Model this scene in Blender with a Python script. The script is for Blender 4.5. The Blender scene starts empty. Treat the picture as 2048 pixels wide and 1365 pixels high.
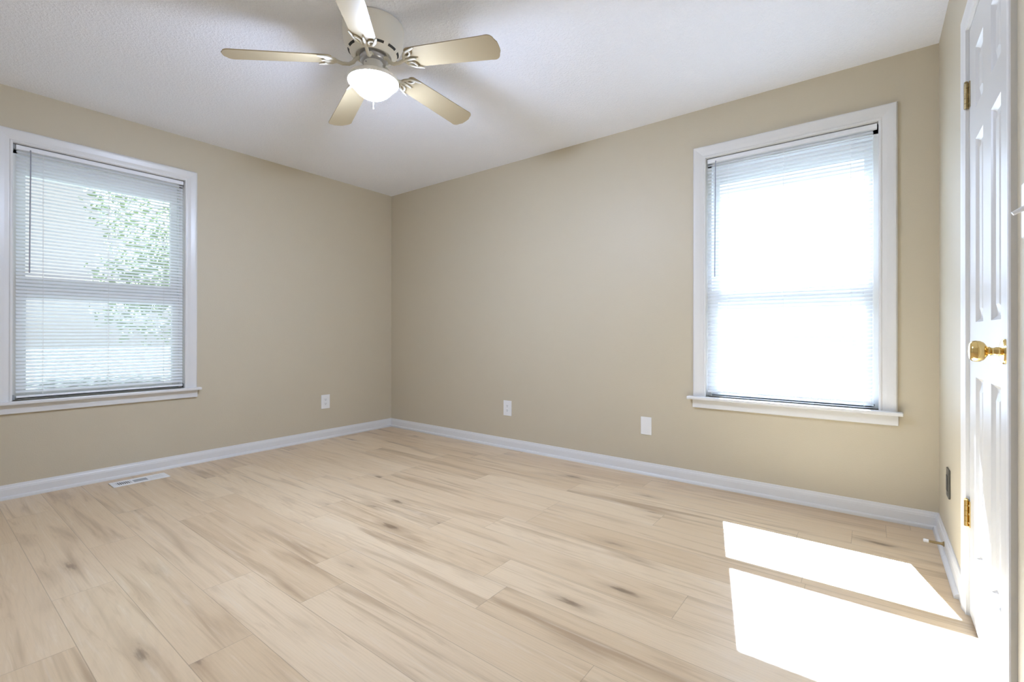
import bpy, bmesh, math, random
from mathutils import Vector, Matrix
random.seed(7)
S = bpy.context.scene
C = S.collection
PI = math.pi

# ------------------------------------------------------------------ camera, sky, sun, exposure
cd = bpy.data.cameras.new('camera')
cam = bpy.data.objects.new('camera', cd); C.objects.link(cam); S.camera = cam
cd.sensor_width = 36.0; cd.sensor_fit = 'HORIZONTAL'
cd.lens = 935.8 / 2048 * 36.0
cd.shift_y = -15.4 / 2048
cd.clip_start = 0.02
YAW, PITCH, ROLL = -0.6546, 0.0017, 0.0012
fw = Vector((math.sin(YAW) * math.cos(PITCH), math.cos(YAW) * math.cos(PITCH), math.sin(PITCH)))
rt = Vector((math.cos(YAW), -math.sin(YAW), 0)); up = rt.cross(fw)
r2 = rt * math.cos(ROLL) + up * math.sin(ROLL); u2 = -rt * math.sin(ROLL) + up * math.cos(ROLL)
M = Matrix.Identity(4)
for i in range(3):
    M[i][0], M[i][1], M[i][2] = r2[i], u2[i], -fw[i]
M[0][3], M[1][3], M[2][3] = 4.043, -3.162, 0.977
cam.matrix_world = M

S.view_settings.view_transform = 'Standard'
S.view_settings.look = 'None'
S.view_settings.gamma = 1.0
S.view_settings.exposure = 0.13
S.view_settings.use_curve_mapping = False
S.cycles.use_denoising = True
S.cycles.max_bounces = 14
S.cycles.diffuse_bounces = 8
S.cycles.glossy_bounces = 4
S.cycles.transparent_max_bounces = 16
S.cycles.sample_clamp_indirect = 8.0

wd = bpy.data.worlds.new('sky'); S.world = wd; wd.use_nodes = True
wn, wl = wd.node_tree.nodes, wd.node_tree.links
SUN_DIR = Vector((0.272, -1.0, -1.15)).normalized()      # the way the light travels
sky = wn.new('ShaderNodeTexSky'); sky.sky_type = 'HOSEK_WILKIE'
sky.sun_direction = -SUN_DIR; sky.turbidity = 4.0
hsv = wn.new('ShaderNodeHueSaturation'); hsv.inputs['Saturation'].default_value = 0.06
wl.new(sky.outputs[0], hsv.inputs['Color'])
wl.new(hsv.outputs[0], wn['Background'].inputs['Color'])
wn['Background'].inputs['Strength'].default_value = 4.2

sd = bpy.data.lights.new('sun', 'SUN'); sd.energy = 94.0; sd.angle = 0.0093; sd.color = (0.77, 0.955, 1.31)
sun = bpy.data.objects.new('sun', sd); C.objects.link(sun)
sun.rotation_euler = SUN_DIR.to_track_quat('-Z', 'Y').to_euler(); sun.location = (2, 6, 8)

LAMP = 290.0            # radiance of the fan's lit glass bowl

# ------------------------------------------------------------------ materials
def mat(name, color, rough=0.5, metal=0.0, spec=0.5):
    m = bpy.data.materials.new(name); m.use_nodes = True
    b = m.node_tree.nodes['Principled BSDF']
    b.inputs['Base Color'].default_value = (*color, 1); b.inputs['Roughness'].default_value = rough
    b.inputs['Metallic'].default_value = metal; b.inputs['Specular IOR Level'].default_value = spec
    return m

def bump(m, scale, dist, strength=1.0, detail=3.0, ramp=None, rough=0.55):
    n, l = m.node_tree.nodes, m.node_tree.links
    tc = n.new('ShaderNodeNewGeometry')
    t = n.new('ShaderNodeTexNoise'); t.inputs['Scale'].default_value = scale; t.inputs['Detail'].default_value = detail
    t.inputs['Roughness'].default_value = rough
    l.new(tc.outputs['Position'], t.inputs['Vector'])
    out = t.outputs['Fac']
    if ramp:
        r = n.new('ShaderNodeMapRange'); r.interpolation_type = 'SMOOTHSTEP'
        r.inputs['From Min'].default_value, r.inputs['From Max'].default_value = ramp
        l.new(out, r.inputs['Value']); out = r.outputs['Result']
    b = n.new('ShaderNodeBump'); b.inputs['Distance'].default_value = dist; b.inputs['Strength'].default_value = strength
    l.new(out, b.inputs['Height']); l.new(b.outputs['Normal'], n['Principled BSDF'].inputs['Normal'])
    return m

def mottle(m, c1, c2, scale=3.0, detail=3.0):
    n, l = m.node_tree.nodes, m.node_tree.links
    tc = n.new('ShaderNodeNewGeometry')
    t = n.new('ShaderNodeTexNoise'); t.inputs['Scale'].default_value = scale; t.inputs['Detail'].default_value = detail
    l.new(tc.outputs['Position'], t.inputs['Vector'])
    mx = n.new('ShaderNodeMix'); mx.data_type = 'RGBA'
    mx.inputs['A'].default_value = (*c1, 1); mx.inputs['B'].default_value = (*c2, 1)
    l.new(t.outputs['Fac'], mx.inputs['Factor']); l.new(mx.outputs['Result'], n['Principled BSDF'].inputs['Base Color'])
    return m

M_WALL = bump(mottle(mat('beige_wall_paint', (0.535, 0.472, 0.352), 0.5), (0.53, 0.467, 0.346), (0.543, 0.479, 0.358)), 140, 0.0012, 0.5)
M_CEIL = bump(mat('white_textured_ceiling', (0.875, 0.895, 0.955), 0.85, spec=0.2), 92, 0.003, 0.45, 2.0, (0.42, 0.66))
M_TRIM = bump(mat('white_semigloss_trim_paint', (0.69, 0.683, 0.67), 0.32), 60, 0.0004, 0.3)
M_DOOR = bump(mat('white_door_paint', (0.61, 0.60, 0.58), 0.32), 90, 0.0004, 0.3)
M_VINYL = bump(mat('white_window_vinyl', (0.80, 0.81, 0.80), 0.35), 40, 0.0002, 0.2)
M_PLATE = bump(mat('white_plastic', (0.80, 0.79, 0.77), 0.3), 60, 0.0001, 0.2)
M_SLOT = mottle(mat('dark_slot', (0.03, 0.03, 0.03), 0.6), (0.025, 0.025, 0.025), (0.04, 0.04, 0.04))
M_CREAM = bump(mottle(mat('cream_enamel', (0.84, 0.81, 0.74), 0.28), (0.83, 0.80, 0.73), (0.85, 0.825, 0.76)), 50, 0.0002, 0.2)
M_IRON = bump(mottle(mat('cream_iron_enamel', (0.62, 0.58, 0.48), 0.35), (0.60, 0.56, 0.46), (0.64, 0.60, 0.50)), 50, 0.0002, 0.2)
M_BLADE = bump(mottle(mat('cream_blade_finish', (0.355, 0.283, 0.172), 0.4), (0.342, 0.272, 0.164), (0.368, 0.295, 0.182), 6), 90, 0.0002, 0.2)
M_STEEL = mottle(mat('bare_motor_metal', (0.5, 0.5, 0.52), 0.3, 1.0), (0.45, 0.45, 0.47), (0.58, 0.58, 0.6), 40)
M_BRASS = mottle(mat('polished_brass', (0.80, 0.58, 0.22), 0.14, 1.0), (0.80, 0.57, 0.21), (0.83, 0.63, 0.28), 30)
M_OLDBRASS = mottle(mat('aged_brass', (0.42, 0.32, 0.16), 0.35, 1.0), (0.30, 0.23, 0.12), (0.52, 0.41, 0.22), 120)
M_BLACK = mottle(mat('black_brown_plastic', (0.05, 0.048, 0.04), 0.35), (0.045, 0.043, 0.035), (0.06, 0.058, 0.05), 30)
M_GREY = mottle(mat('grey_bracket_plastic', (0.25, 0.26, 0.26), 0.5), (0.22, 0.23, 0.23), (0.28, 0.29, 0.29), 60)
M_WAND = mottle(mat('clear_grey_wand_plastic', (0.32, 0.33, 0.38), 0.2), (0.29, 0.30, 0.35), (0.35, 0.36, 0.42), 60)
M_CORD = bump(mat('white_cord', (0.86, 0.86, 0.86), 0.7), 900, 0.0003, 0.5)
M_DUCT = mottle(mat('damper_grey_metal', (0.35, 0.36, 0.37), 0.5), (0.30, 0.31, 0.32), (0.42, 0.43, 0.44), 80)
M_BARK = bump(mottle(mat('bark', (0.12, 0.09, 0.07), 0.9), (0.09, 0.07, 0.05), (0.16, 0.12, 0.09), 8), 20, 0.02)
M_LEAF = mottle(mat('hazy_leaves', (0.22, 0.25, 0.17), 0.7), (0.18, 0.21, 0.14), (0.27, 0.30, 0.21), 2)  # outdoor haze is put into the leaf colour: greyer and paler
M_GRASS = bump(mottle(mat('lawn', (0.075, 0.080, 0.055), 0.9), (0.068, 0.075, 0.048), (0.085, 0.09, 0.065), 5, 8), 60, 0.02)

def leaf_light(m):
    n, l = m.node_tree.nodes, m.node_tree.links
    tr = n.new('ShaderNodeBsdfTranslucent'); tr.inputs['Color'].default_value = (0.40, 0.46, 0.24, 1)
    mx = n.new('ShaderNodeMixShader'); mx.inputs['Fac'].default_value = 0.5
    l.new(n['Principled BSDF'].outputs[0], mx.inputs[1]); l.new(tr.outputs[0], mx.inputs[2])
    l.new(mx.outputs[0], n['Material Output'].inputs['Surface'])
leaf_light(M_LEAF)

def slat_material():
    m = mat('white_translucent_slat', (0.84, 0.85, 0.86), 0.4)
    n, l = m.node_tree.nodes, m.node_tree.links
    tr = n.new('ShaderNodeBsdfTranslucent'); tr.inputs['Color'].default_value = (0.86, 0.87, 0.89, 1)
    mx = n.new('ShaderNodeMixShader'); mx.inputs['Fac'].default_value = 0.34
    g = n.new('ShaderNodeNewGeometry'); t = n.new('ShaderNodeTexNoise'); t.inputs['Scale'].default_value = 30
    l.new(g.outputs['Position'], t.inputs['Vector'])
    r = n.new('ShaderNodeMapRange'); r.inputs['To Min'].default_value = 0.36; r.inputs['To Max'].default_value = 0.44
    l.new(t.outputs['Fac'], r.inputs['Value']); l.new(r.outputs['Result'], n['Principled BSDF'].inputs['Roughness'])
    l.new(n['Principled BSDF'].outputs[0], mx.inputs[1]); l.new(tr.outputs[0], mx.inputs[2])
    l.new(mx.outputs[0], n['Material Output'].inputs['Surface'])
    return m
M_SLAT = slat_material()

def glass_material():
    m = bpy.data.materials.new('window_glass'); m.use_nodes = True
    n, l = m.node_tree.nodes, m.node_tree.links
    n.remove(n['Principled BSDF'])
    tr = n.new('ShaderNodeBsdfTransparent'); tr.inputs['Color'].default_value = (0.95, 0.965, 0.96, 1)
    gl = n.new('ShaderNodeBsdfGlossy'); gl.inputs['Roughness'].default_value = 0.02
    lw = n.new('ShaderNodeLayerWeight'); lw.inputs['Blend'].default_value = 0.5
    pw = n.new('ShaderNodeMath'); pw.operation = 'POWER'; pw.inputs[1].default_value = 5.0; l.new(lw.outputs['Facing'], pw.inputs[0])
    fr = n.new('ShaderNodeMath'); fr.operation = 'MULTIPLY_ADD'; fr.inputs[1].default_value = 0.9; fr.inputs[2].default_value = 0.04; l.new(pw.outputs[0], fr.inputs[0])
    mx = n.new('ShaderNodeMixShader')
    l.new(fr.outputs[0], mx.inputs['Fac']); l.new(tr.outputs[0], mx.inputs[1]); l.new(gl.outputs[0], mx.inputs[2])
    l.new(mx.outputs[0], n['Material Output'].inputs['Surface'])
    return m
M_GLASS = glass_material()

def lit_glass():
    m = mat('lit_frosted_glass', (0.9, 0.9, 0.9), 0.3)
    n, l = m.node_tree.nodes, m.node_tree.links
    b = n['Principled BSDF']
    b.inputs['Emission Color'].default_value = (0.79, 0.955, 1.32, 1); b.inputs['Emission Strength'].default_value = LAMP
    return m
M_LIT = lit_glass()

PLANK_W, PLANK_L, PLANK_Y0 = 0.182, 1.22, -0.099 + 0.182
def floor_material():
    m = mat('light_oak_planks', (0.6, 0.48, 0.34), 0.36)
    n, l = m.node_tree.nodes, m.node_tree.links
    B = n['Principled BSDF']
    def N(t, **kw):
        q = n.new(t)
        for k, v in kw.items(): setattr(q, k, v)
        return q
    def put(sock, v):
        if isinstance(v, (int, float)): sock.default_value = v
        elif isinstance(v, tuple): sock.default_value = v
        else: l.new(v, sock)
    def math_(op, a, b=0.0, c=None):
        q = N('ShaderNodeMath', operation=op); put(q.inputs[0], a); put(q.inputs[1], b)
        if c is not None: put(q.inputs[2], c)
        return q.outputs[0]
    def comb(x, y, z):
        q = N('ShaderNodeCombineXYZ'); put(q.inputs[0], x); put(q.inputs[1], y); put(q.inputs[2], z); return q.outputs[0]
    def noise(v, scale, detail=3.0, rough=0.55, dist=0.0):
        q = N('ShaderNodeTexNoise'); put(q.inputs['Vector'], v); put(q.inputs['Scale'], scale); put(q.inputs['Detail'], detail)
        put(q.inputs['Roughness'], rough); put(q.inputs['Distortion'], dist); return q.outputs['Fac']
    def white(v):
        q = N('ShaderNodeTexWhiteNoise', noise_dimensions='3D'); put(q.inputs['Vector'], v); return q
    def ramp(v, a, b, lo=0.0, hi=1.0, smooth=True):
        q = N('ShaderNodeMapRange'); q.interpolation_type = 'SMOOTHSTEP' if smooth else 'LINEAR'
        put(q.inputs['Value'], v); put(q.inputs['From Min'], a); put(q.inputs['From Max'], b)
        put(q.inputs['To Min'], lo); put(q.inputs['To Max'], hi); return q.outputs['Result']
    def mix(f, a, b, mode='MIX'):
        q = N('ShaderNodeMix', data_type='RGBA', blend_type=mode); put(q.inputs['Factor'], f)
        put(q.inputs['A'], a); put(q.inputs['B'], b); return q.outputs['Result']
    geo = N('ShaderNodeNewGeometry'); sp = N('ShaderNodeSeparateXYZ'); l.new(geo.outputs['Position'], sp.inputs[0])
    X, Y = sp.outputs[0], sp.outputs[1]
    v = math_('DIVIDE', math_('SUBTRACT', PLANK_Y0, Y), PLANK_W)
    row = math_('FLOOR', v); fv = math_('SUBTRACT', v, row)
    off = white(comb(row, 3.0, 0.0)).outputs['Value']
    u = math_('ADD', math_('DIVIDE', X, PLANK_L), math_('MULTIPLY', off, 7.0))
    col = math_('FLOOR', u); fu = math_('SUBTRACT', u, col)
    rnd = white(comb(row, col, 1.7)); r1 = rnd.outputs['Value']
    rs = N('ShaderNodeSeparateColor'); l.new(rnd.outputs['Color'], rs.inputs[0])
    # coordinates of a board's own: shifted per plank
    px = math_('ADD', X, math_('MULTIPLY', rs.outputs[0], 40.0)); py = math_('ADD', Y, math_('MULTIPLY', rs.outputs[1], 40.0))
    pz = math_('MULTIPLY', rs.outputs[2], 20.0)
    broad = noise(comb(math_('MULTIPLY', px, 0.9), math_('MULTIPLY', py, 13.0), pz), 1.0, 3.0, 0.55, 0.9)
    streak = noise(comb(math_('MULTIPLY', px, 2.2), math_('MULTIPLY', py, 30.0), pz), 1.0, 4.0, 0.6, 0.9)
    fine = noise(comb(math_('MULTIPLY', px, 9.0), math_('MULTIPLY', py, 260.0), pz), 1.0, 2.0, 0.5, 0.3)
    # cathedral grain rings
    wv = N('ShaderNodeTexWave', wave_type='RINGS', rings_direction='Z'); put(wv.inputs['Scale'], 5.0); put(wv.inputs['Distortion'], 6.0)
    put(wv.inputs['Detail'], 2.0); put(wv.inputs['Detail Scale'], 1.2)
    put(wv.inputs['Vector'], comb(math_('MULTIPLY', px, 0.45), math_('MULTIPLY', py, 6.0), pz))
    # knots: sparse round cells stretched along the board
    vo = N('ShaderNodeTexVoronoi', feature='F1'); put(vo.inputs['Scale'], 1.0)
    put(vo.inputs['Vector'], comb(math_('MULTIPLY', px, 1.7), math_('MULTIPLY', py, 6.2), pz))
    vs = N('ShaderNodeSeparateColor'); l.new(vo.outputs['Color'], vs.inputs[0])
    keep = ramp(vs.outputs[0], 0.26, 0.28)
    jag = noise(comb(math_('MULTIPLY', px, 11.0), math_('MULTIPLY', py, 60.0), pz), 1.0, 3.0)
    dk = math_('ADD', vo.outputs['Distance'], math_('MULTIPLY', math_('SUBTRACT', jag, 0.5), 0.22))
    knot = math_('MULTIPLY', ramp(dk, 0.03, 0.12, 1.0, 0.0), keep)
    halo = math_('MULTIPLY', ramp(dk, 0.04, 0.31, 1.0, 0.0), keep)
    base = mix(ramp(r1, 0.0, 1.0, 0, 1, False), (0.588, 0.435, 0.270, 1), (0.672, 0.522, 0.344, 1))
    c = mix(math_('MULTIPLY', ramp(broad, 0.50, 0.76), 0.78), base, (0.345, 0.230, 0.132, 1))
    c = mix(math_('MULTIPLY', ramp(streak, 0.54, 0.76), 0.58), c, (0.41, 0.28, 0.165, 1))
    c = mix(math_('MULTIPLY', ramp(streak, 0.46, 0.25), 0.45), c, (0.70, 0.585, 0.44, 1))
    c = mix(math_('MULTIPLY', ramp(wv.outputs['Fac'], 0.55, 0.95), 0.07), c, (0.36, 0.255, 0.165, 1))
    c = mix(math_('MULTIPLY', halo, 0.45), c, (0.33, 0.225, 0.135, 1))
    c = mix(math_('MULTIPLY', knot, 0.72), c, (0.150, 0.095, 0.055, 1))
    c = mix(math_('MULTIPLY', ramp(fine, 0.5, 0.8), 0.16), c, (0.36, 0.26, 0.17, 1))
    # joints between boards
    ev = math_('MULTIPLY', math_('MINIMUM', fv, math_('SUBTRACT', 1.0, fv)), PLANK_W)
    eu = math_('MULTIPLY', math_('MINIMUM', fu, math_('SUBTRACT', 1.0, fu)), PLANK_L)
    e = math_('MINIMUM', ev, eu)
    seam = ramp(e, 0.0004, 0.0018, 1.0, 0.0)
    c = mix(math_('MULTIPLY', seam, 0.45), c, (0.20, 0.14, 0.09, 1))
    l.new(c, B.inputs['Base Color'])
    h = math_('SUBTRACT', math_('MULTIPLY', fine, 0.25), seam)
    b = N('ShaderNodeBump'); put(b.inputs['Distance'], 0.0008); put(b.inputs['Strength'], 0.35)
    l.new(h, b.inputs['Height']); l.new(b.outputs[0], B.inputs['Normal'])
    l.new(ramp(streak, 0.3, 0.7, 0.29, 0.39), B.inputs['Roughness'])
    return m
M_FLOOR = floor_material()

# ------------------------------------------------------------------ mesh helpers
ORIG = {}
def box(bm, a, b):
    x0, y0, z0 = (min(p, q) for p, q in zip(a, b)); x1, y1, z1 = (max(p, q) for p, q in zip(a, b))
    v = [bm.verts.new(p) for p in ((x0, y0, z0), (x1, y0, z0), (x1, y1, z0), (x0, y1, z0), (x0, y0, z1), (x1, y0, z1), (x1, y1, z1), (x0, y1, z1))]
    for f in ((0, 3, 2, 1), (4, 5, 6, 7), (0, 1, 5, 4), (1, 2, 6, 5), (2, 3, 7, 6), (3, 0, 4, 7)):
        bm.faces.new([v[i] for i in f])

def lathe(bm, prof, c=(0, 0, 0), axis='Z', n=48):
    """prof: (radius, along) pairs; axis: the direction `along` runs."""
    rings = []
    for r, h in prof:
        ring = []
        for k in range(n):
            a = 2 * PI * k / n; p, q = r * math.cos(a), r * math.sin(a)
            P = {'Z': (p, q, h), '-X': (-h, p, q), 'X': (h, p, q), 'Y': (p, h, q), '-Y': (p, -h, q)}[axis]
            ring.append(bm.verts.new((c[0] + P[0], c[1] + P[1], c[2] + P[2])))
        rings.append(ring)
    for a, b in zip(rings, rings[1:]):
        for k in range(n):
            bm.faces.new((a[k], a[(k + 1) % n], b[(k + 1) % n], b[k]))
    for ring, r in ((rings[0], prof[0][0]), (rings[-1], prof[-1][0])):
        bm.faces.new(ring)

def tube(bm, pts, r, n=10, flat=None):
    """a round bar through pts; r a number or one per point"""
    pts = [Vector(p) for p in pts]; rr = r if isinstance(r, (list, tuple)) else [r] * len(pts)
    rings = []; side = None
    for i, p in enumerate(pts):
        t = (pts[min(i + 1, len(pts) - 1)] - pts[max(i - 1, 0)]).normalized()
        if side is None:
            side = t.cross(Vector((0, 0, 1)));
            if side.length < 1e-3: side = t.cross(Vector((1, 0, 0)))
        side = (side - t * side.dot(t)).normalized(); nn = t.cross(side)
        fl = flat or 1.0
        rings.append([bm.verts.new(p + side * (rr[i] * math.cos(2 * PI * k / n)) + nn * (rr[i] * fl * math.sin(2 * PI * k / n))) for k in range(n)])
    for a, b in zip(rings, rings[1:]):
        for k in range(n): bm.faces.new((a[k], a[(k + 1) % n], b[(k + 1) % n], b[k]))
    bm.faces.new(rings[0]); bm.faces.new(rings[-1])

def obj(name, bm, m, parent=None, origin=None, bevel=0.0, seg=2, smooth=False, angle=35):
    o0 = Vector(ORIG[parent.name]) if parent is not None else Vector(origin or (0, 0, 0))
    bmesh.ops.recalc_face_normals(bm, faces=bm.faces[:])
    if o0.length: bmesh.ops.translate(bm, verts=bm.verts[:], vec=-o0)
    me = bpy.data.meshes.new(name); bm.to_mesh(me); bm.free()
    o = bpy.data.objects.new(name, me); C.objects.link(o); me.materials.append(m)
    if parent is not None: o.parent = parent
    else: o.location = o0
    ORIG[o.name] = tuple(o0)
    if bevel:
        md = o.modifiers.new('bevel', 'BEVEL'); md.width = bevel; md.segments = seg; md.limit_method = 'ANGLE'; md.angle_limit = math.radians(40)
    if smooth:
        me.polygons.foreach_set('use_smooth', [True] * len(me.polygons))
        me.set_sharp_from_angle(angle=math.radians(angle))
    return o

def thing(name, loc, label=None, cat=None, group=None, kind=None):
    o = bpy.data.objects.new(name, None); C.objects.link(o); o.location = loc; ORIG[o.name] = tuple(loc)
    o.empty_display_size = 0.05
    return tag(o, label, cat, group, kind)

def tag(o, label=None, cat=None, group=None, kind=None):
    for k, v in (('label', label), ('category', cat), ('group', group), ('kind', kind)):
        if v: o[k] = v
    return o

def structure(o, label, cat):
    return tag(o, label, cat, None, 'structure')

BM = bmesh.new
# a wall's own frame: a = along the wall, z = up, out = into the room
W, H, D = 4.313, 2.44, 3.62
def on_back(a, z, out): return (a, -out, z)
def on_left(a, z, out): return (out, a, z)
def on_right(a, z, out): return (W - out, a, z)
def on_front(a, z, out): return (a, -D + out, z)
def fbox(bm, fr, a0, a1, z0, z1, o0, o1): box(bm, fr(a0, z0, o0), fr(a1, z1, o1))

def frame_sweep(bm, fr, a0, a1, z0, z1, prof):
    """mitred three-sided casing: prof = (u outward from the opening, out into the room), closed ring"""
    L = []
    for u, h in prof:
        L.append([bm.verts.new(fr(*p, h)) for p in ((a0 - u, z0), (a0 - u, z1 + u), (a1 + u, z1 + u), (a1 + u, z0))])
    n = len(L)
    for i in range(n):
        p, q = L[i], L[(i + 1) % n]
        for k in range(3): bm.faces.new((p[k], p[k + 1], q[k + 1], q[k]))
    bm.faces.new([r[0] for r in L]); bm.faces.new([r[3] for r in L])

def run_sweep(bm, fr, a0, a1, prof, m0=0, m1=0):
    """straight moulding: prof = (z, out); m0, m1: mitre slope at each end (shift along per unit out)"""
    P = [bm.verts.new(fr(a0 + m0 * o, z, o)) for z, o in prof]; Q = [bm.verts.new(fr(a1 + m1 * o, z, o)) for z, o in prof]
    n = len(prof)
    for i in range(n): bm.faces.new((P[i], P[(i + 1) % n], Q[(i + 1) % n], Q[i]))
    bm.faces.new(P); bm.faces.new(Q)

# ------------------------------------------------------------------ room shell
T = 0.13      # wall thickness
W1 = dict(fr=on_left, a0=-2.776, a1=-1.876)      # the opening of the left window (along y)
W2 = dict(fr=on_back, a0=3.186, a1=4.086)        # the opening of the other window (along x)
WZ0, WZ1 = 0.575, 2.125
DY0, DY1, DZ = -1.522, -0.908, 2.034              # the closet door's opening

def wall(name, fr, a0, a1, hole=None):
    bm = BM()
    if hole:
        h0, h1, z0, z1 = hole
        fbox(bm, fr, a0, h0, 0, H, 0, -T); fbox(bm, fr, h1, a1, 0, H, 0, -T)
        fbox(bm, fr, h0, h1, z1, H, 0, -T)
        if z0 > 0: fbox(bm, fr, h0, h1, 0, z0, 0, -T)
    else:
        fbox(bm, fr, a0, a1, 0, H, 0, -T)
    return obj(name, bm, M_WALL)

structure(wall('wall_left', on_left, -D, 0, (W1['a0'], W1['a1'], WZ0, WZ1)), 'beige painted wall with a blinded window beside the floor vent', 'wall')
structure(wall('wall_back', on_back, -T, W + T, (W2['a0'], W2['a1'], WZ0, WZ1)), 'beige painted wall with a sunlit blinded window and two wall plates', 'wall')
structure(wall('wall_right', on_right, -D, 0, (DY0 - 0.014, DY1 + 0.014, 0, DZ + 0.014)), 'pale wall holding the white six panel door', 'wall')
structure(wall('wall_front', on_front, -T, W + T), 'beige wall behind the camera', 'wall')
bm = BM(); box(bm, (-T, -D - T, -0.1), (W + T, T, 0))
structure(obj('floor', bm, M_FLOOR), 'light oak plank floor with a bright patch of sun', 'floor')
bm = BM(); box(bm, (-T, -D - T, H), (W + T, T, H + 0.12))
structure(obj('ceiling', bm, M_CEIL), 'white textured ceiling', 'ceiling')

BASE = [(0, 0), (0, 0.013), (0.058, 0.013), (0.062, 0.0115), (0.066, 0.0115), (0.074, 0.008), (0.082, 0.0065), (0.084, 0.004), (0.084, 0)]
SHOE = [(0, 0.0128), (0, 0.027), (0.006, 0.0265), (0.012, 0.024), (0.017, 0.019), (0.0195, 0.0128)]
def baseboard(name, fr, a0, a1, m0, m1, label):
    bm = BM(); run_sweep(bm, fr, a0, a1, BASE, m0, m1)
    o = obj(name, bm, M_TRIM); structure(o, label, 'baseboard'); return o
def shoe(parent, fr, a0, a1, m0, m1):
    bm = BM(); run_sweep(bm, fr, a0, a1, SHOE, m0, m1)
    return obj('shoe_moulding', bm, M_TRIM, parent, smooth=True, angle=50)
b = baseboard('baseboard_back', on_back, 0, W, 1, -1, 'white moulded baseboard under the sunlit window'); shoe(b, on_back, 0, W, 1, -1)
b = baseboard('baseboard_left', on_left, -D, 0, 1, -1, 'white moulded baseboard behind the floor vent'); shoe(b, on_left, -D, 0, 1, -1)
b = baseboard('baseboard_right', on_right, -0.848, 0, 0, -1, 'short white baseboard between the corner and the door casing')
shoe(b, on_right, -0.40, 0, 0, -1); shoe(b, on_right, -0.79, -0.402, 0, 0)
b = baseboard('baseboard_front', on_front, 0, W, 1, -1, 'white baseboard behind the camera'); shoe(b, on_front, 0, W, 1, -1)
b = baseboard('trim_1', on_right, -D, -1.585, 1, 0, 'white baseboard beyond the door under the light switch'); shoe(b, on_right, -D, -1.60, 1, 0)

bm = BM(); box(bm, (-0.62, -D - 0.5, H + 0.13), (W + 0.6, 0.30, H + 0.20))  # unseen overhang, added to keep direct sun off the left blind
structure(obj('sun_block_roof', bm, M_TRIM), 'unseen slab added to block the sun, as a roof outside', 'sun_block_roof')
# ------------------------------------------------------------------ windows
CASING = [(-0.004, 0), (-0.004, 0.009), (0.0, 0.011), (0.006, 0.0115), (0.009, 0.009), (0.013, 0.0095), (0.030, 0.014), (0.050, 0.017),
          (0.058, 0.018), (0.066, 0.018), (0.070, 0.015), (0.0725, 0.012), (0.0725, 0)]
def window(n, fr, a0, a1, label):
    mid = (a0 + a1) / 2
    w = thing('window_%d' % n, fr(mid, WZ0, 0), label, 'window', None, 'structure')
    e = 0.012
    bm = BM(); frame_sweep(bm, fr, a0 + 0.006, a1 - 0.006, WZ0, WZ1 - 0.006, CASING); obj('window_casing', bm, M_TRIM, w)
    bm = BM()                                                   # jamb liner of the opening
    fbox(bm, fr, a0, a0 + e, WZ0, WZ1, 0, -T); fbox(bm, fr, a1 - e, a1, WZ0, WZ1, 0, -T); fbox(bm, fr, a0 + e, a1 - e, WZ1 - e, WZ1, 0, -T)
    obj('jamb', bm, M_TRIM, w)
    bm = BM(); fbox(bm, fr, a0 - 0.098, a1 + 0.088, WZ0 - 0.019, WZ0, -0.001, 0.052)
    fbox(bm, fr, a0, a1, WZ0 - 0.019, WZ0, -0.05, -0.001); obj('window_stool', bm, M_TRIM, w, bevel=0.004)
    bm = BM(); fbox(bm, fr, a0 - 0.070, a1 + 0.070, WZ0 - 0.074, WZ0 - 0.019, 0, 0.018); obj('window_apron', bm, M_TRIM, w, bevel=0.003)
    # vinyl frame with two tracks
    f0, f1 = a0 + e, a1 - e; zt = WZ1 - e
    bm = BM()
    fbox(bm, fr, f0, f0 + 0.022, WZ0, zt, -0.043, -T); fbox(bm, fr, f1 - 0.022, f1, WZ0, zt, -0.043, -T)
    fbox(bm, fr, f0, f1, zt - 0.05, zt, -0.043, -T); fbox(bm, fr, f0, f1, WZ0 - 0.019, WZ0 + 0.012, -0.05, -T)
    obj('window_frame', bm, M_VINYL, w)
    def sash(name, z0, z1, o0, o1, bot, top):
        s0, s1 = f0 + 0.014, f1 - 0.014; st = 0.048
        bm = BM()
        fbox(bm, fr, s0, s0 + st, z0, z1, o0, o1); fbox(bm, fr, s1 - st, s1, z0, z1, o0, o1)
        fbox(bm, fr, s0 + st, s1 - st, z0, z0 + bot, o0, o1); fbox(bm, fr, s0 + st, s1 - st, z1 - top, z1, o0, o1)
        s = obj(name, bm, M_VINYL, w, bevel=0.002)
        bm = BM(); om = (o0 + o1) / 2; fbox(bm, fr, s0 + st - 0.004, s1 - st + 0.004, z0 + bot - 0.004, z1 - top + 0.004, om - 0.002, om + 0.002)
        obj('glass_pane', bm, M_GLASS, s)
        return s
    low = sash('lower_sash', WZ0 + 0.004, 1.262, -0.05, -0.082, 0.042, 0.072)
    sash('upper_sash', 1.248, zt - 0.03, -0.086, -0.118, 0.072, 0.132)
    bm = BM(); lathe(bm, [(0.001, 0), (0.012, 0), (0.014, 0.006), (0.01, 0.012), (0.001, 0.013)], fr(mid, 1.262, -0.066), n=20)
    fbox(bm, fr, mid - 0.028, mid + 0.028, 1.262, 1.266, -0.058, -0.074); obj('sash_lock', bm, M_VINYL, low)
    return w
window(1, W1['fr'], W1['a0'], W1['a1'], 'white double hung window in the left wall')
window(2, W2['fr'], W2['a0'], W2['a1'], 'white double hung window in the wall with two plates')

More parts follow.
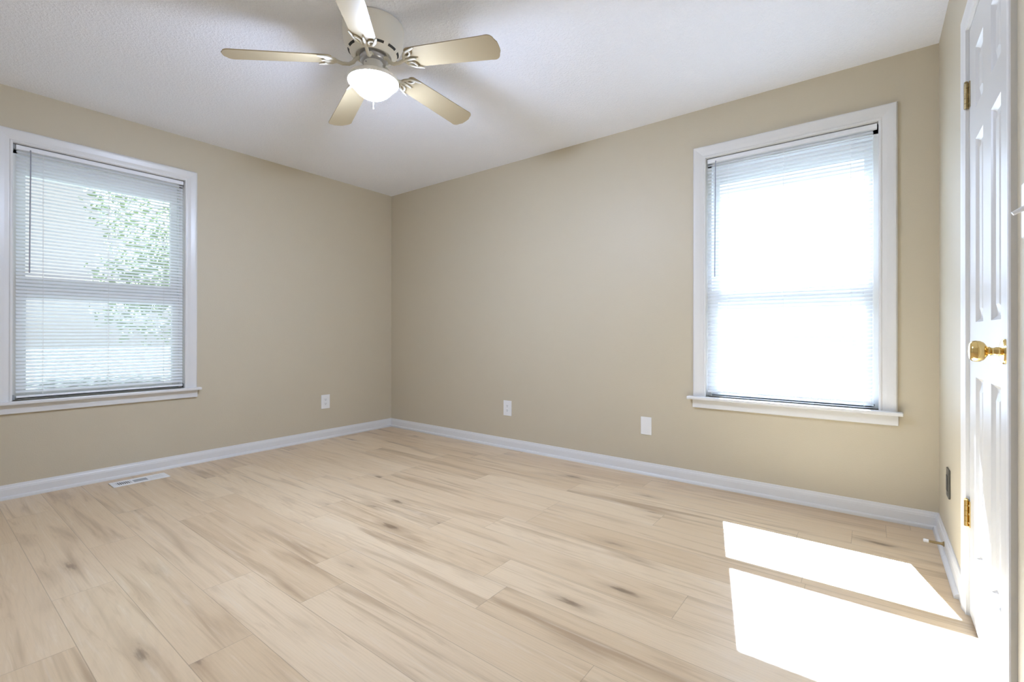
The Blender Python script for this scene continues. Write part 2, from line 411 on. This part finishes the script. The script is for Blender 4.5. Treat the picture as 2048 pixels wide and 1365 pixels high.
# ------------------------------------------------------------------ blinds
TILT, PITCH_S, SLAT = math.radians(39), 0.0215, 0.0252
def blind(fr, a0, a1, wand_a, ladders, label, zbot, brackets, hx=0.0):
    mid = (a0 + a1) / 2; oc = -0.021
    t = thing('window_blind', fr(mid, zbot, oc), label, 'blind', 'mini blinds in the windows')
    ztop = 2.108
    bm = BM(); fbox(bm, fr, a0, a1 + hx, ztop - 0.026, ztop, oc - 0.014, oc + 0.014); obj('headrail', bm, M_SLAT_SOLID, t, bevel=0.0025)
    z1 = ztop - 0.026 - 0.013; bm = BM(); k = 0
    z = z1; zs = []
    while z > zbot + 0.022:
        zs.append(z); z -= PITCH_S
    NS = 6
    for z in zs:                     # each slat is a shallow arched strip, room edge low
        sag = random.uniform(-0.0006, 0.0006); dt = random.uniform(-0.03, 0.03)
        rows = []
        for j in range(NS + 1):
            s = (j / NS - 0.5) * SLAT
            crown = 0.0017 * (1 - (2 * j / NS - 1) ** 2)
            ca, sa = math.cos(TILT + dt), math.sin(TILT + dt)
            o = s * ca + crown * sa; zz = -s * sa + crown * ca      # j = NS is the room edge
            rows.append([bm.verts.new(fr(a, z + zz + sg, oc + o)) for a, sg in ((a0 + 0.003, 0), (mid, sag), (a1 - 0.003, 0))])
        for p, q in zip(rows, rows[1:]):
            for i in range(2): bm.faces.new((p[i], p[i + 1], q[i + 1], q[i]))
    obj('slats', bm, M_SLAT, t, smooth=True, angle=60)
    bm = BM(); fbox(bm, fr, a0 + 0.003, a1 - 0.003, zbot, zbot + 0.012, oc - 0.0125, oc + 0.0125); obj('bottom_rail', bm, M_SLAT_SOLID, t, bevel=0.003)
    for a in ladders:                # ladder cords, front and back of the slats
        bm = BM()
        for o in (-0.0108, 0.0108): tube(bm, [fr(a, zbot + 0.006, oc + o), fr(a, ztop - 0.02, oc + o)], 0.0009, 6)
        obj('ladder_cord', bm, M_CORD, t)
    bm = BM(); tube(bm, [fr(wand_a, ztop - 0.020, oc + 0.016), fr(wand_a, ztop - 0.030, oc + 0.022), fr(wand_a - 0.004, 1.345, oc + 0.022)], 0.0032, 8)
    obj('tilt_wand', bm, M_WAND, t)
    for a, z, s, hh in brackets:
        bm = BM(); fbox(bm, fr, a, a + s * 0.010, z - hh, z + hh, oc - 0.015, oc + 0.017); obj('bracket', bm, M_GREY, t, bevel=0.0015)
    return t
M_SLAT_SOLID = bump(mat('white_blind_rail', (0.80, 0.81, 0.83), 0.35), 60, 0.0001, 0.2)
blind(on_left, -2.752, -1.892, -2.69, (-2.633, -2.32, -2.012), 'white mini blind in the left window, trees showing through its slats', 0.590, [(-2.764, 2.094, 1, 0.014), (-2.764, 0.594, 1, 0.014), (-1.891, 0.594, 0.5, 0.014)])
blind(on_back, 3.200, 4.052, 3.254, (3.326, 3.63, 3.955), 'white mini blind glowing in full sun in the window near the door', 0.604, [(4.054, 0.596, 0.5, 0.006)], 0.0165)

# ------------------------------------------------------------------ closet door
door = thing('door_1', (W, (DY0 + DY1) / 2, 0), 'white six panel door with a brass knob', 'door', None, 'structure')
def door_slab():
    bm = BM(); y0, y1 = DY0 + 0.003, DY1 - 0.003; zb, zt = 0.012, DZ - 0.003
    x0, x1 = W + 0.001, W + 0.036
    st, mu = 0.116, 0.118
    pw = (y1 - y0 - 2 * st - mu) / 2
    cols = [(y0 + st, y0 + st + pw), (y1 - st - pw, y1 - st)]
    rows = [(0.245, 0.838), (1.018, 1.618), (1.72, 1.918)]
    ys = sorted({y0, y1, *(v for c in cols for v in c)}); zs = sorted({zb, zt, *(v for r in rows for v in r)})
    def quad(*p): bm.faces.new([bm.verts.new(q) for q in p])
    for ya, yb in zip(ys, ys[1:]):
        for za, zc in zip(zs, zs[1:]):
            if (ya, yb) in cols and (za, zc) in rows: continue
            quad((x0, ya, za), (x0, yb, za), (x0, yb, zc), (x0, ya, zc))
    for ya, yb in cols:
        for za, zc in rows:
            rings = []
            for ins, dep in ((0, 0), (0.004, 0.004), (0.012, 0.0105), (0.019, 0.0115), (0.023, 0.011), (0.044, 0.0035)):
                rings.append([(x0 + dep, ya + ins, za + ins), (x0 + dep, yb - ins, za + ins), (x0 + dep, yb - ins, zc - ins), (x0 + dep, ya + ins, zc - ins)])
            for p, q in zip(rings, rings[1:]):
                for k in range(4): quad(p[k], p[(k + 1) % 4], q[(k + 1) % 4], q[k])
            quad(*rings[-1])
    # edges and back
    quad((x1, y0, zb), (x1, y1, zb), (x1, y1, zt), (x1, y0, zt))
    for a, b_ in (((y0, zb), (y1, zb)), ((y1, zb), (y1, zt)), ((y1, zt), (y0, zt)), ((y0, zt), (y0, zb))):
        quad((x0, *a), (x0, *b_), (x1, *b_), (x1, *a))
    bmesh.ops.remove_doubles(bm, verts=bm.verts[:], dist=1e-5)
    return bm
slab = obj('door_panel', door_slab(), M_DOOR, door)
DC = [(0.0, 0), (0.0, 0.008), (0.003, 0.0095), (0.007, 0.0095), (0.010, 0.008), (0.018, 0.0095), (0.032, 0.0135), (0.040, 0.015), (0.050, 0.0155), (0.055, 0.014), (0.057, 0.011), (0.057, 0)]
bm = BM(); frame_sweep(bm, on_right, DY0 - 0.006, DY1 + 0.006, 0, DZ + 0.006, DC); obj('door_casing', bm, M_TRIM, door)
bm = BM()
fbox(bm, on_right, DY0 - 0.0135, DY0, 0, DZ + 0.0135, 0, -T); fbox(bm, on_right, DY1, DY1 + 0.0135, 0, DZ + 0.0135, 0, -T); fbox(bm, on_right, DY0, DY1, DZ, DZ + 0.0135, 0, -T)
fbox(bm, on_right, DY0, DY0 + 0.011, 0, DZ, -0.038, -0.075); fbox(bm, on_right, DY1 - 0.011, DY1, 0, DZ, -0.038, -0.075); fbox(bm, on_right, DY0, DY1, DZ - 0.011, DZ, -0.038, -0.075)
obj('door_jamb', bm, M_TRIM, door)
for zc, mm in ((1.807, M_OLDBRASS), (0.357, M_BRASS)):
    bm = BM()
    for k in range(5):
        z0 = zc - 0.0445 + k * 0.0178
        lathe(bm, [(0.001, 0.0), (0.0062, 0.0003), (0.0062, 0.0172), (0.001, 0.0175)], (W - 0.0075, DY1 - 0.001, z0), n=16)
    lathe(bm, [(0.001, 0), (0.005, 0.001), (0.006, 0.004), (0.002, 0.007)], (W - 0.0075, DY1 - 0.001, zc + 0.0445), n=16)
    hg = obj('hinge', bm, mm, door, smooth=True)
    bm = BM()
    fbox(bm, on_right, DY1 - 0.020, DY1 - 0.002, zc - 0.0445, zc + 0.0445, -0.001, 0.0022); fbox(bm, on_right, DY1 + 0.0, DY1 + 0.0055, zc - 0.0445, zc + 0.0445, -0.001, 0.0022)
    obj('hinge_leaf', bm, mm, hg, bevel=0.0006)
    for k in range(3):
        bm = BM(); lathe(bm, [(0.0005, 0.0), (0.0032, 0.0), (0.0026, 0.0011), (0.0005, 0.0013)], (W - 0.0022, DY1 - 0.013, zc - 0.03 + 0.03 * k), '-X', 12)
        obj('screw', bm, M_OLDBRASS, hg)
KY, KZ = -1.456, 0.934
bm = BM(); lathe(bm, [(0.001, 0.0), (0.0325, 0.0), (0.0325, 0.003), (0.030, 0.006), (0.020, 0.0085), (0.014, 0.010), (0.001, 0.010)], (W, KY, KZ), '-X', 40)
ro = obj('knob_rosette', bm, M_BRASS, slab, smooth=True)
bm = BM(); lathe(bm, [(0.001, 0.008), (0.011, 0.008), (0.0115, 0.016), (0.0095, 0.020), (0.0095, 0.024), (0.012, 0.028), (0.011, 0.031), (0.016, 0.034), (0.0235, 0.039), (0.0272, 0.046),
                      (0.0278, 0.053), (0.0262, 0.060), (0.0225, 0.0645), (0.019, 0.066), (0.010, 0.0675), (0.001, 0.068)], (W, KY, KZ), '-X', 40)
obj('door_knob', bm, M_BRASS, slab, smooth=True, angle=50)

# ------------------------------------------------------------------ wall plates
def outlet(fr, a, z, label, group):
    t = thing('power_outlet', fr(a, z, 0), label, 'outlet', group)
    bm = BM(); fbox(bm, fr, a - 0.043, a + 0.043, z - 0.065, z + 0.065, 0, 0.006); obj('cover_plate', bm, M_PLATE, t, bevel=0.0035, seg=3)
    for dz in (-0.0195, 0.0195):
        bm = BM(); P = []
        for k in range(28):
            th = 2 * PI * k / 28; P.append((max(-0.0165, min(0.0165, 0.0185 * math.cos(th))), max(-0.0135, min(0.0135, 0.0165 * math.sin(th)))))
        lo = [bm.verts.new(fr(a + p, z + dz + q, 0.004)) for p, q in P]; hi = [bm.verts.new(fr(a + p * .97, z + dz + q * .97, 0.0078)) for p, q in P]
        for k in range(28): bm.faces.new((lo[k], lo[(k + 1) % 28], hi[(k + 1) % 28], hi[k]))
        bm.faces.new(hi); bm.faces.new(lo)
        r = obj('receptacle', bm, M_PLATE, t)
        bm = BM()
        for s, hgt in ((-0.0063, 0.0085), (0.0063, 0.007)): fbox(bm, fr, a + s - 0.0012, a + s + 0.0012, z + dz + 0.0035 - hgt / 2, z + dz + 0.0035 + hgt / 2, 0.0075, 0.0081)
        fbox(bm, fr, a - 0.0024, a + 0.0024, z + dz - 0.0095, z + dz - 0.0048, 0.0075, 0.0081)
        obj('slots', bm, M_SLOT, r)
    bm = BM(); p = fr(a, z, 0.0058); lathe(bm, [(0.0005, 0), (0.0033, 0), (0.0028, 0.0014), (0.0005, 0.0017)], p, {on_back: '-Y', on_left: 'X'}[fr], 14); obj('screw', bm, M_PLATE, t)
    return t
outlet(on_left, -0.756, 0.344, 'white duplex outlet on the window and vent wall, left of the room corner', 'white wall plates')
outlet(on_back, 1.571, 0.342, 'white duplex outlet on the wall right of the room corner', 'white wall plates')
t = thing('blank_plate', on_back(2.799, 0.338, 0), 'plain white blank cover plate low on the wall, left of the sunlit window', 'wall plate', 'white wall plates')
bm = BM(); fbox(bm, on_back, 2.760, 2.838, 0.276, 0.400, 0, 0.006); obj('cover_plate', bm, M_PLATE, t, bevel=0.0035, seg=3)
for dz in (-0.042, 0.042):
    bm = BM(); lathe(bm, [(0.0005, 0), (0.0033, 0), (0.0028, 0.0014), (0.0005, 0.0017)], on_back(2.799, 0.338 + dz, 0.0058), '-Y', 14); obj('screw', bm, M_PLATE, t)
t = thing('dark_wall_plate', on_right(-0.386, 0.33, 0), 'dark brown wall plate low beside the door near the corner', 'wall plate')
bm = BM(); fbox(bm, on_right, -0.426, -0.346, 0.268, 0.392, 0, 0.007); obj('cover_plate', bm, M_BLACK, t, bevel=0.003, seg=3)
bm = BM(); fbox(bm, on_right, -0.403, -0.369, 0.297, 0.363, 0.006, 0.0095); obj('insert', bm, M_SLOT, t, bevel=0.001)
t = thing('light_switch', on_right(-1.694, 1.25, 0), 'white toggle light switch on the wall just past the door', 'light switch')
bm = BM(); fbox(bm, on_right, -1.738, -1.652, 1.19, 1.31, 0, 0.006); obj('cover_plate', bm, M_PLATE, t, bevel=0.003, seg=3)
bm = BM(); tube(bm, [on_right(-1.692, 1.252, 0.004), on_right(-1.692, 1.246, 0.016), on_right(-1.692, 1.240, 0.026)], [0.006, 0.005, 0.0042], 10); obj('toggle', bm, M_PLATE, t, smooth=True)
for dz in (-0.03, 0.03):
    bm = BM(); lathe(bm, [(0.0005, 0), (0.0033, 0), (0.0028, 0.0014), (0.0005, 0.0017)], on_right(-1.694, 1.25 + dz, 0.0058), '-X', 14); obj('screw', bm, M_PLATE, t)

# ------------------------------------------------------------------ door stop on the baseboard
t = thing('door_stop', on_right(-0.35, 0.048, 0.013), 'brass door stop with a white rubber tip on the baseboard', 'door stop')
bm = BM(); lathe(bm, [(0.001, 0), (0.011, 0), (0.011, 0.003), (0.0075, 0.006), (0.006, 0.012), (0.0055, 0.045), (0.0045, 0.058), (0.001, 0.058)], on_right(-0.35, 0.048, 0.0129), '-X', 20); obj('rod', bm, M_OLDBRASS, t, smooth=True)
bm = BM(); lathe(bm, [(0.001, 0.052), (0.0075, 0.052), (0.008, 0.066), (0.0065, 0.070), (0.001, 0.0705)], on_right(-0.35, 0.048, 0.0129), '-X', 20); obj('rubber_tip', bm, M_PLATE, t, smooth=True)

# ------------------------------------------------------------------ floor vent
vx0, vx1, vy0, vy1 = 0.117, 0.247, -2.347, -2.045
t = thing('floor_vent', ((vx0 + vx1) / 2, (vy0 + vy1) / 2, 0), 'white metal floor register lying in the planks by the left wall', 'vent')
bm = BM()
ix0, ix1 = vx0 + 0.028, vx1 - 0.028
wins = [(vy0 + 0.028, vy0 + 0.102), (vy0 + 0.114, vy1 - 0.114), (vy1 - 0.102, vy1 - 0.028)]
def strip(a, b_): box(bm, (a[0], a[1], 0.0002), (b_[0], b_[1], 0.005))
strip((vx0, vy0), (ix0, vy1)); strip((ix1, vy0), (vx1, vy1))
ycur = vy0
for wa, wb in wins + [(vy1, vy1)]:
    strip((ix0, ycur), (ix1, wa)); ycur = wb
obj('vent_frame', bm, M_PLATE, t, bevel=0.0015)
for i, (wa, wb) in enumerate(wins):
    if i == 1:
        bm = BM(); box(bm, (ix0, wa, 0.0006), (ix1, wb, 0.0022)); obj('damper_plate', bm, M_DUCT, t)
        continue
    bm = BM(); n = 7
    for k in range(n):
        y = wa + (k + 0.5) * (wb - wa) / n; s = -0.0035 if i == 0 else 0.0035
        v = [bm.verts.new(p) for p in ((ix0, y - 0.0012 - s, 0.0008), (ix1, y - 0.0012 - s, 0.0008), (ix1, y - 0.0012 + s, 0.0046), (ix0, y - 0.0012 + s, 0.0046),
                                       (ix0, y + 0.0012 - s, 0.0008), (ix1, y + 0.0012 - s, 0.0008), (ix1, y + 0.0012 + s, 0.0046), (ix0, y + 0.0012 + s, 0.0046))]
        for f in ((0, 1, 2, 3), (4, 7, 6, 5), (0, 4, 5, 1), (3, 2, 6, 7), (0, 3, 7, 4), (1, 5, 6, 2)): bm.faces.new([v[q] for q in f])
    obj('louvres', bm, M_PLATE, t)
    bm = BM(); box(bm, (ix0, wa, 0.0002), (ix1, wb, 0.0007)); obj('duct_opening', bm, M_SLOT, t)

# ------------------------------------------------------------------ ceiling fan
FX, FY = 2.168, -1.802
fan = thing('ceiling_fan', (FX, FY, H), 'cream five blade ceiling fan with a lit glass bowl, close to the ceiling', 'ceiling fan')
fc = (FX, FY, 0)
bm = BM()
lathe(bm, [(0.02, H - 0.0005), (0.132, H - 0.0005), (0.132, H - 0.004), (0.139, H - 0.005), (0.141, H - 0.010), (0.141, H - 0.030), (0.140, H - 0.052), (0.1375, H - 0.074), (0.133, H - 0.094),
           (0.126, H - 0.111), (0.117, H - 0.125), (0.106, H - 0.136), (0.096, H - 0.143), (0.087, H - 0.148), (0.082, H - 0.150), (0.079, H - 0.148), (0.078, H - 0.135), (0.02, H - 0.130)], fc, n=72)
hs = obj('motor_housing', bm, M_CREAM, fan, smooth=True, angle=60)
NSL = 10
for k in range(NSL):                              # cooling slots round the shoulder
    bm = BM(); th = 2 * PI * k / NSL + 0.2; P = []
    for j in range(9):
        a = th + (j / 8 - 0.5) * 0.42
        for s in (0, 1): P.append((a, s))
    def pt(a, s, d):
        r0, h0, r1, h1 = 0.1165, H - 0.1256, 0.1085, H - 0.1335
        r = r0 + (r1 - r0) * s + d * 0.7; h = h0 + (h1 - h0) * s - d * 0.7
        return (FX + r * math.cos(a), FY + r * math.sin(a), h)
    lo = [bm.verts.new(pt(a, s, -0.002)) for a, s in P]; hi = [bm.verts.new(pt(a, s, 0.0007)) for a, s in P]
    for j in range(8):
        i = 2 * j
        bm.faces.new((hi[i], hi[i + 1], hi[i + 3], hi[i + 2])); bm.faces.new((lo[i], lo[i + 2], lo[i + 3], lo[i + 1]))
        bm.faces.new((lo[i], hi[i], hi[i + 2], lo[i + 2])); bm.faces.new((lo[i + 1], lo[i + 3], hi[i + 3], hi[i + 1]))
    bm.faces.new((lo[0], lo[1], hi[1], hi[0])); bm.faces.new((lo[16], hi[16], hi[17], lo[17]))
    obj('cooling_slot', bm, M_SLOT, hs)
bm = BM(); lathe(bm, [(0.003, 0), (0.004, 0), (0.004, 0.008), (0.003, 0.009)], (FX - 0.06, FY + 0.127, H - 0.02), 'Y', 12); obj('screw', bm, M_STEEL, hs)
bm = BM()                                         # rotor plate under the motor
lathe(bm, [(0.02, H - 0.129), (0.062, H - 0.129), (0.064, H - 0.150), (0.064, H - 0.166), (0.058, H - 0.173), (0.044, H - 0.176), (0.02, H - 0.176)], fc, n=48)
rot = obj('rotor', bm, M_STEEL, fan, smooth=True, angle=50)
bm = BM()                                         # switch housing
lathe(bm, [(0.01, H - 0.175), (0.043, H - 0.175), (0.045, H - 0.179), (0.045, H - 0.212), (0.049, H - 0.218), (0.049, H - 0.224), (0.01, H - 0.224)], fc, n=48)
sw = obj('switch_housing', bm, M_CREAM, fan, smooth=True, angle=50)
for k in range(3):
    a = 2 * PI * k / 3 - 1.45; bm = BM()
    p0 = Vector((FX + 0.043 * math.cos(a), FY + 0.043 * math.sin(a), H - 0.190)); p1 = Vector((FX + 0.049 * math.cos(a), FY + 0.049 * math.sin(a), H - 0.190))
    tube(bm, [p0, p1], 0.0038, 10); obj('thumb_screw', bm, M_STEEL, sw)
ZB = 2.254
def blade_outline(L0=0.185, L1=0.638, w0=0.055, w1=0.067, rc=0.030):
    P = []
    def arc(cx, cy, r, a0, a1, n=8):
        for k in range(n + 1):
            a = a0 + (a1 - a0) * k / n; P.append((cx + r * math.cos(a), cy + r * math.sin(a)))
    arc(L0 + 0.022, -w0 + 0.022, 0.022, -PI, -PI / 2); 
    for k in range(1, 8): P.append((L0 + (L1 - L0) * k / 8, -(w0 + (w1 - w0) * k / 8)))
    arc(L1 - rc - 0.010, -w1 + rc, rc, -PI / 2, -0.18)
    for k in range(1, 6): y = -w1 + rc + (2 * w1 - 2 * rc) * k / 6; P.append((L1 - 0.010 + 0.010 * (1 - (y / w1) ** 2), y))
    arc(L1 - rc - 0.010, w1 - rc, rc, 0.18, PI / 2)
    for k in range(7, 0, -1): P.append((L0 + (L1 - L0) * k / 8, (w0 + (w1 - w0) * k / 8)))
    arc(L0 + 0.022, w0 - 0.022, 0.022, PI / 2, PI)
    return P
def place(bm, th, droop, pitch=0.0):
    Rm = (Matrix.Translation((FX, FY, ZB)) @ Matrix.Rotation(th, 4, 'Z') @ Matrix.Translation((0.19, 0, 0)) @ Matrix.Rotation(droop, 4, 'Y')
          @ Matrix.Translation((-0.19, 0, 0)) @ Matrix.Rotation(pitch, 4, 'X'))
    bmesh.ops.transform(bm, matrix=Rm, verts=bm.verts[:])
# each blade has its own bearing and sag
for deg, tip in ((18.6, 2.219), (90.0, 2.220), (162.0, 2.203), (233.8, 2.203), (313.2, 2.227)):
    th = math.radians(deg); pt_ = -0.228; droop = math.atan((ZB - tip) / 0.436)
    bm = BM(); P = blade_outline()
    lo = [bm.verts.new((x, y, -0.0025)) for x, y in P]; hi = [bm.verts.new((x, y, 0.0025)) for x, y in P]
    n = len(P)
    for i in range(n): bm.faces.new((lo[i], lo[(i + 1) % n], hi[(i + 1) % n], hi[i]))
    bm.faces.new(hi); bm.faces.new(lo[::-1]); place(bm, th, droop, pt_)
    bl = obj('blade', bm, M_BLADE, fan, bevel=0.0012)
    # blade iron: an arm from the rotor, then a scrolled fork screwed under the blade
    bm = BM()
    tube(bm, [(0.046, 0, 0.012), (0.066, 0, 0.011), (0.080, 0, 0.003), (0.092, 0, -0.012), (0.112, 0, -0.021), (0.140, 0, -0.020), (0.160, 0, -0.012), (0.178, 0, -0.008)],
         [0.009, 0.009, 0.009, 0.0085, 0.008, 0.008, 0.008, 0.008], 10)
    box(bm, (0.040, -0.013, 0.006), (0.064, 0.013, 0.014))
    def sc(p): return (p[0], p[1], -0.0075 + p[1] * math.tan(pt_))
    for s in (-1, 1):
        tube(bm, [sc(p) for p in ((0.168, 0), (0.172, 0.016 * s), (0.186, 0.034 * s), (0.206, 0.045 * s), (0.228, 0.051 * s), (0.246, 0.058 * s))], [0.0075, 0.007, 0.0065, 0.006, 0.0055, 0.003], 8)
        tube(bm, [sc(p) for p in ((0.176, 0.018 * s), (0.196, 0.016 * s), (0.212, 0.024 * s), (0.218, 0.040 * s))], [0.006, 0.0055, 0.005, 0.0045], 8)
    tube(bm, [sc((0.170, 0)), sc((0.200, 0)), sc((0.232, 0))], [0.008, 0.0075, 0.004], 8)
    place(bm, th, droop)
    ir = obj('blade_iron', bm, M_IRON, fan, smooth=True, angle=60)
    for q in ((0.226, 0.0), (0.214, 0.044), (0.214, -0.044)):
        bm = BM(); z = -0.0125 + q[1] * math.tan(pt_); lathe(bm, [(0.0005, z), (0.0032, z - 0.0003), (0.0042, z + 0.002), (0.0042, z + 0.004)], (q[0], q[1], 0), n=12)
        place(bm, th, droop); obj('screw', bm, M_IRON, ir)
bm = BM()                                         # fitter pan that holds the glass, its lip extended to shade the blades
lathe(bm, [(0.01, H - 0.222), (0.047, H - 0.222), (0.053, H - 0.224), (0.064, H - 0.230), (0.092, H - 0.240), (0.108, H - 0.2465), (0.1155, H - 0.252), (0.1172, H - 0.260), (0.1172, H - 0.2705), (0.1155, H - 0.2705),
           (0.1150, H - 0.258), (0.09, H - 0.248), (0.01, H - 0.248)], fc, n=72)
ft = obj('light_fitter', bm, M_CREAM, fan, smooth=True, angle=40)
bm = BM()
lathe(bm, [(0.02, H - 0.2565), (0.104, H - 0.2565), (0.1115, H - 0.258), (0.1140, H - 0.264), (0.1130, H - 0.271), (0.1090, H - 0.278), (0.1030, H - 0.284), (0.0960, H - 0.291), (0.0890, H - 0.299),
           (0.0805, H - 0.309), (0.0700, H - 0.320), (0.0570, H - 0.330), (0.0410, H - 0.3385), (0.0250, H - 0.343), (0.0100, H - 0.345), (0.001, H - 0.3452)], fc, n=72)
tag(obj('glass_bowl', bm, M_LIT, fan, smooth=True, angle=80), 'glowing white glass bowl')
bm = BM(); tube(bm, [(FX, FY, H - 0.345), (FX, FY, H - 0.388)], 0.0014, 8); lathe(bm, [(0.0005, H - 0.396), (0.0022, H - 0.395), (0.0026, H - 0.388), (0.0008, H - 0.384)], (FX, FY, 0), n=12)
obj('pull_chain', bm, M_CORD, fan)

# ------------------------------------------------------------------ out of doors, seen between the slats
bm = BM(); box(bm, (-60, -60, -0.62), (60, 60, -0.5))
structure(obj('ground', bm, M_GRASS), 'lawn outside the windows', 'ground')
def tree(x, y, h, r, label, seed):
    rnd = random.Random(seed)
    t = thing('tree', (x, y, -0.5), label, 'tree', 'trees outside the left window')
    bm = BM(); tube(bm, [(x, y, -0.52), (x + 0.1, y, h * 0.3), (x, y + 0.1, h * 0.75)], [0.22, 0.17, 0.06], 10); obj('trunk', bm, M_BARK, t, smooth=True)
    bm = BM()
    blobs = [(x + rnd.uniform(-1, 1) * r * .6, y + rnd.uniform(-1, 1) * r * .6, h * 0.62 + rnd.uniform(-1, 1) * h * .28, r * rnd.uniform(.35, .55)) for _ in range(14)]
    for bx, by, bz, br in blobs:
        for _ in range(260):
            d = Vector((rnd.gauss(0, 1), rnd.gauss(0, 1), rnd.gauss(0, 1))).normalized() * br * rnd.uniform(.6, 1.0)
            c = Vector((bx, by, bz)) + d
            a = Vector((rnd.gauss(0, 1), rnd.gauss(0, 1), rnd.gauss(0, 1))).normalized(); b_ = a.cross(Vector((rnd.gauss(0, 1), rnd.gauss(0, 1), rnd.gauss(0, 1)))).normalized()
            s = rnd.uniform(.07, .14)
            bm.faces.new([bm.verts.new(c + a * s), bm.verts.new(c + b_ * s * .5), bm.verts.new(c - a * s), bm.verts.new(c - b_ * s * .5)])
    o = obj('foliage', bm, M_LEAF, t)
    return t
tree(-11.0, 1.9, 5.4, 2.4, 'leafy tree outside the left window, behind the upper right of its blind', 3)
tree(-15.0, 3.4, 6.0, 3.0, 'leafy tree outside the left window, farther right behind the blind', 5)
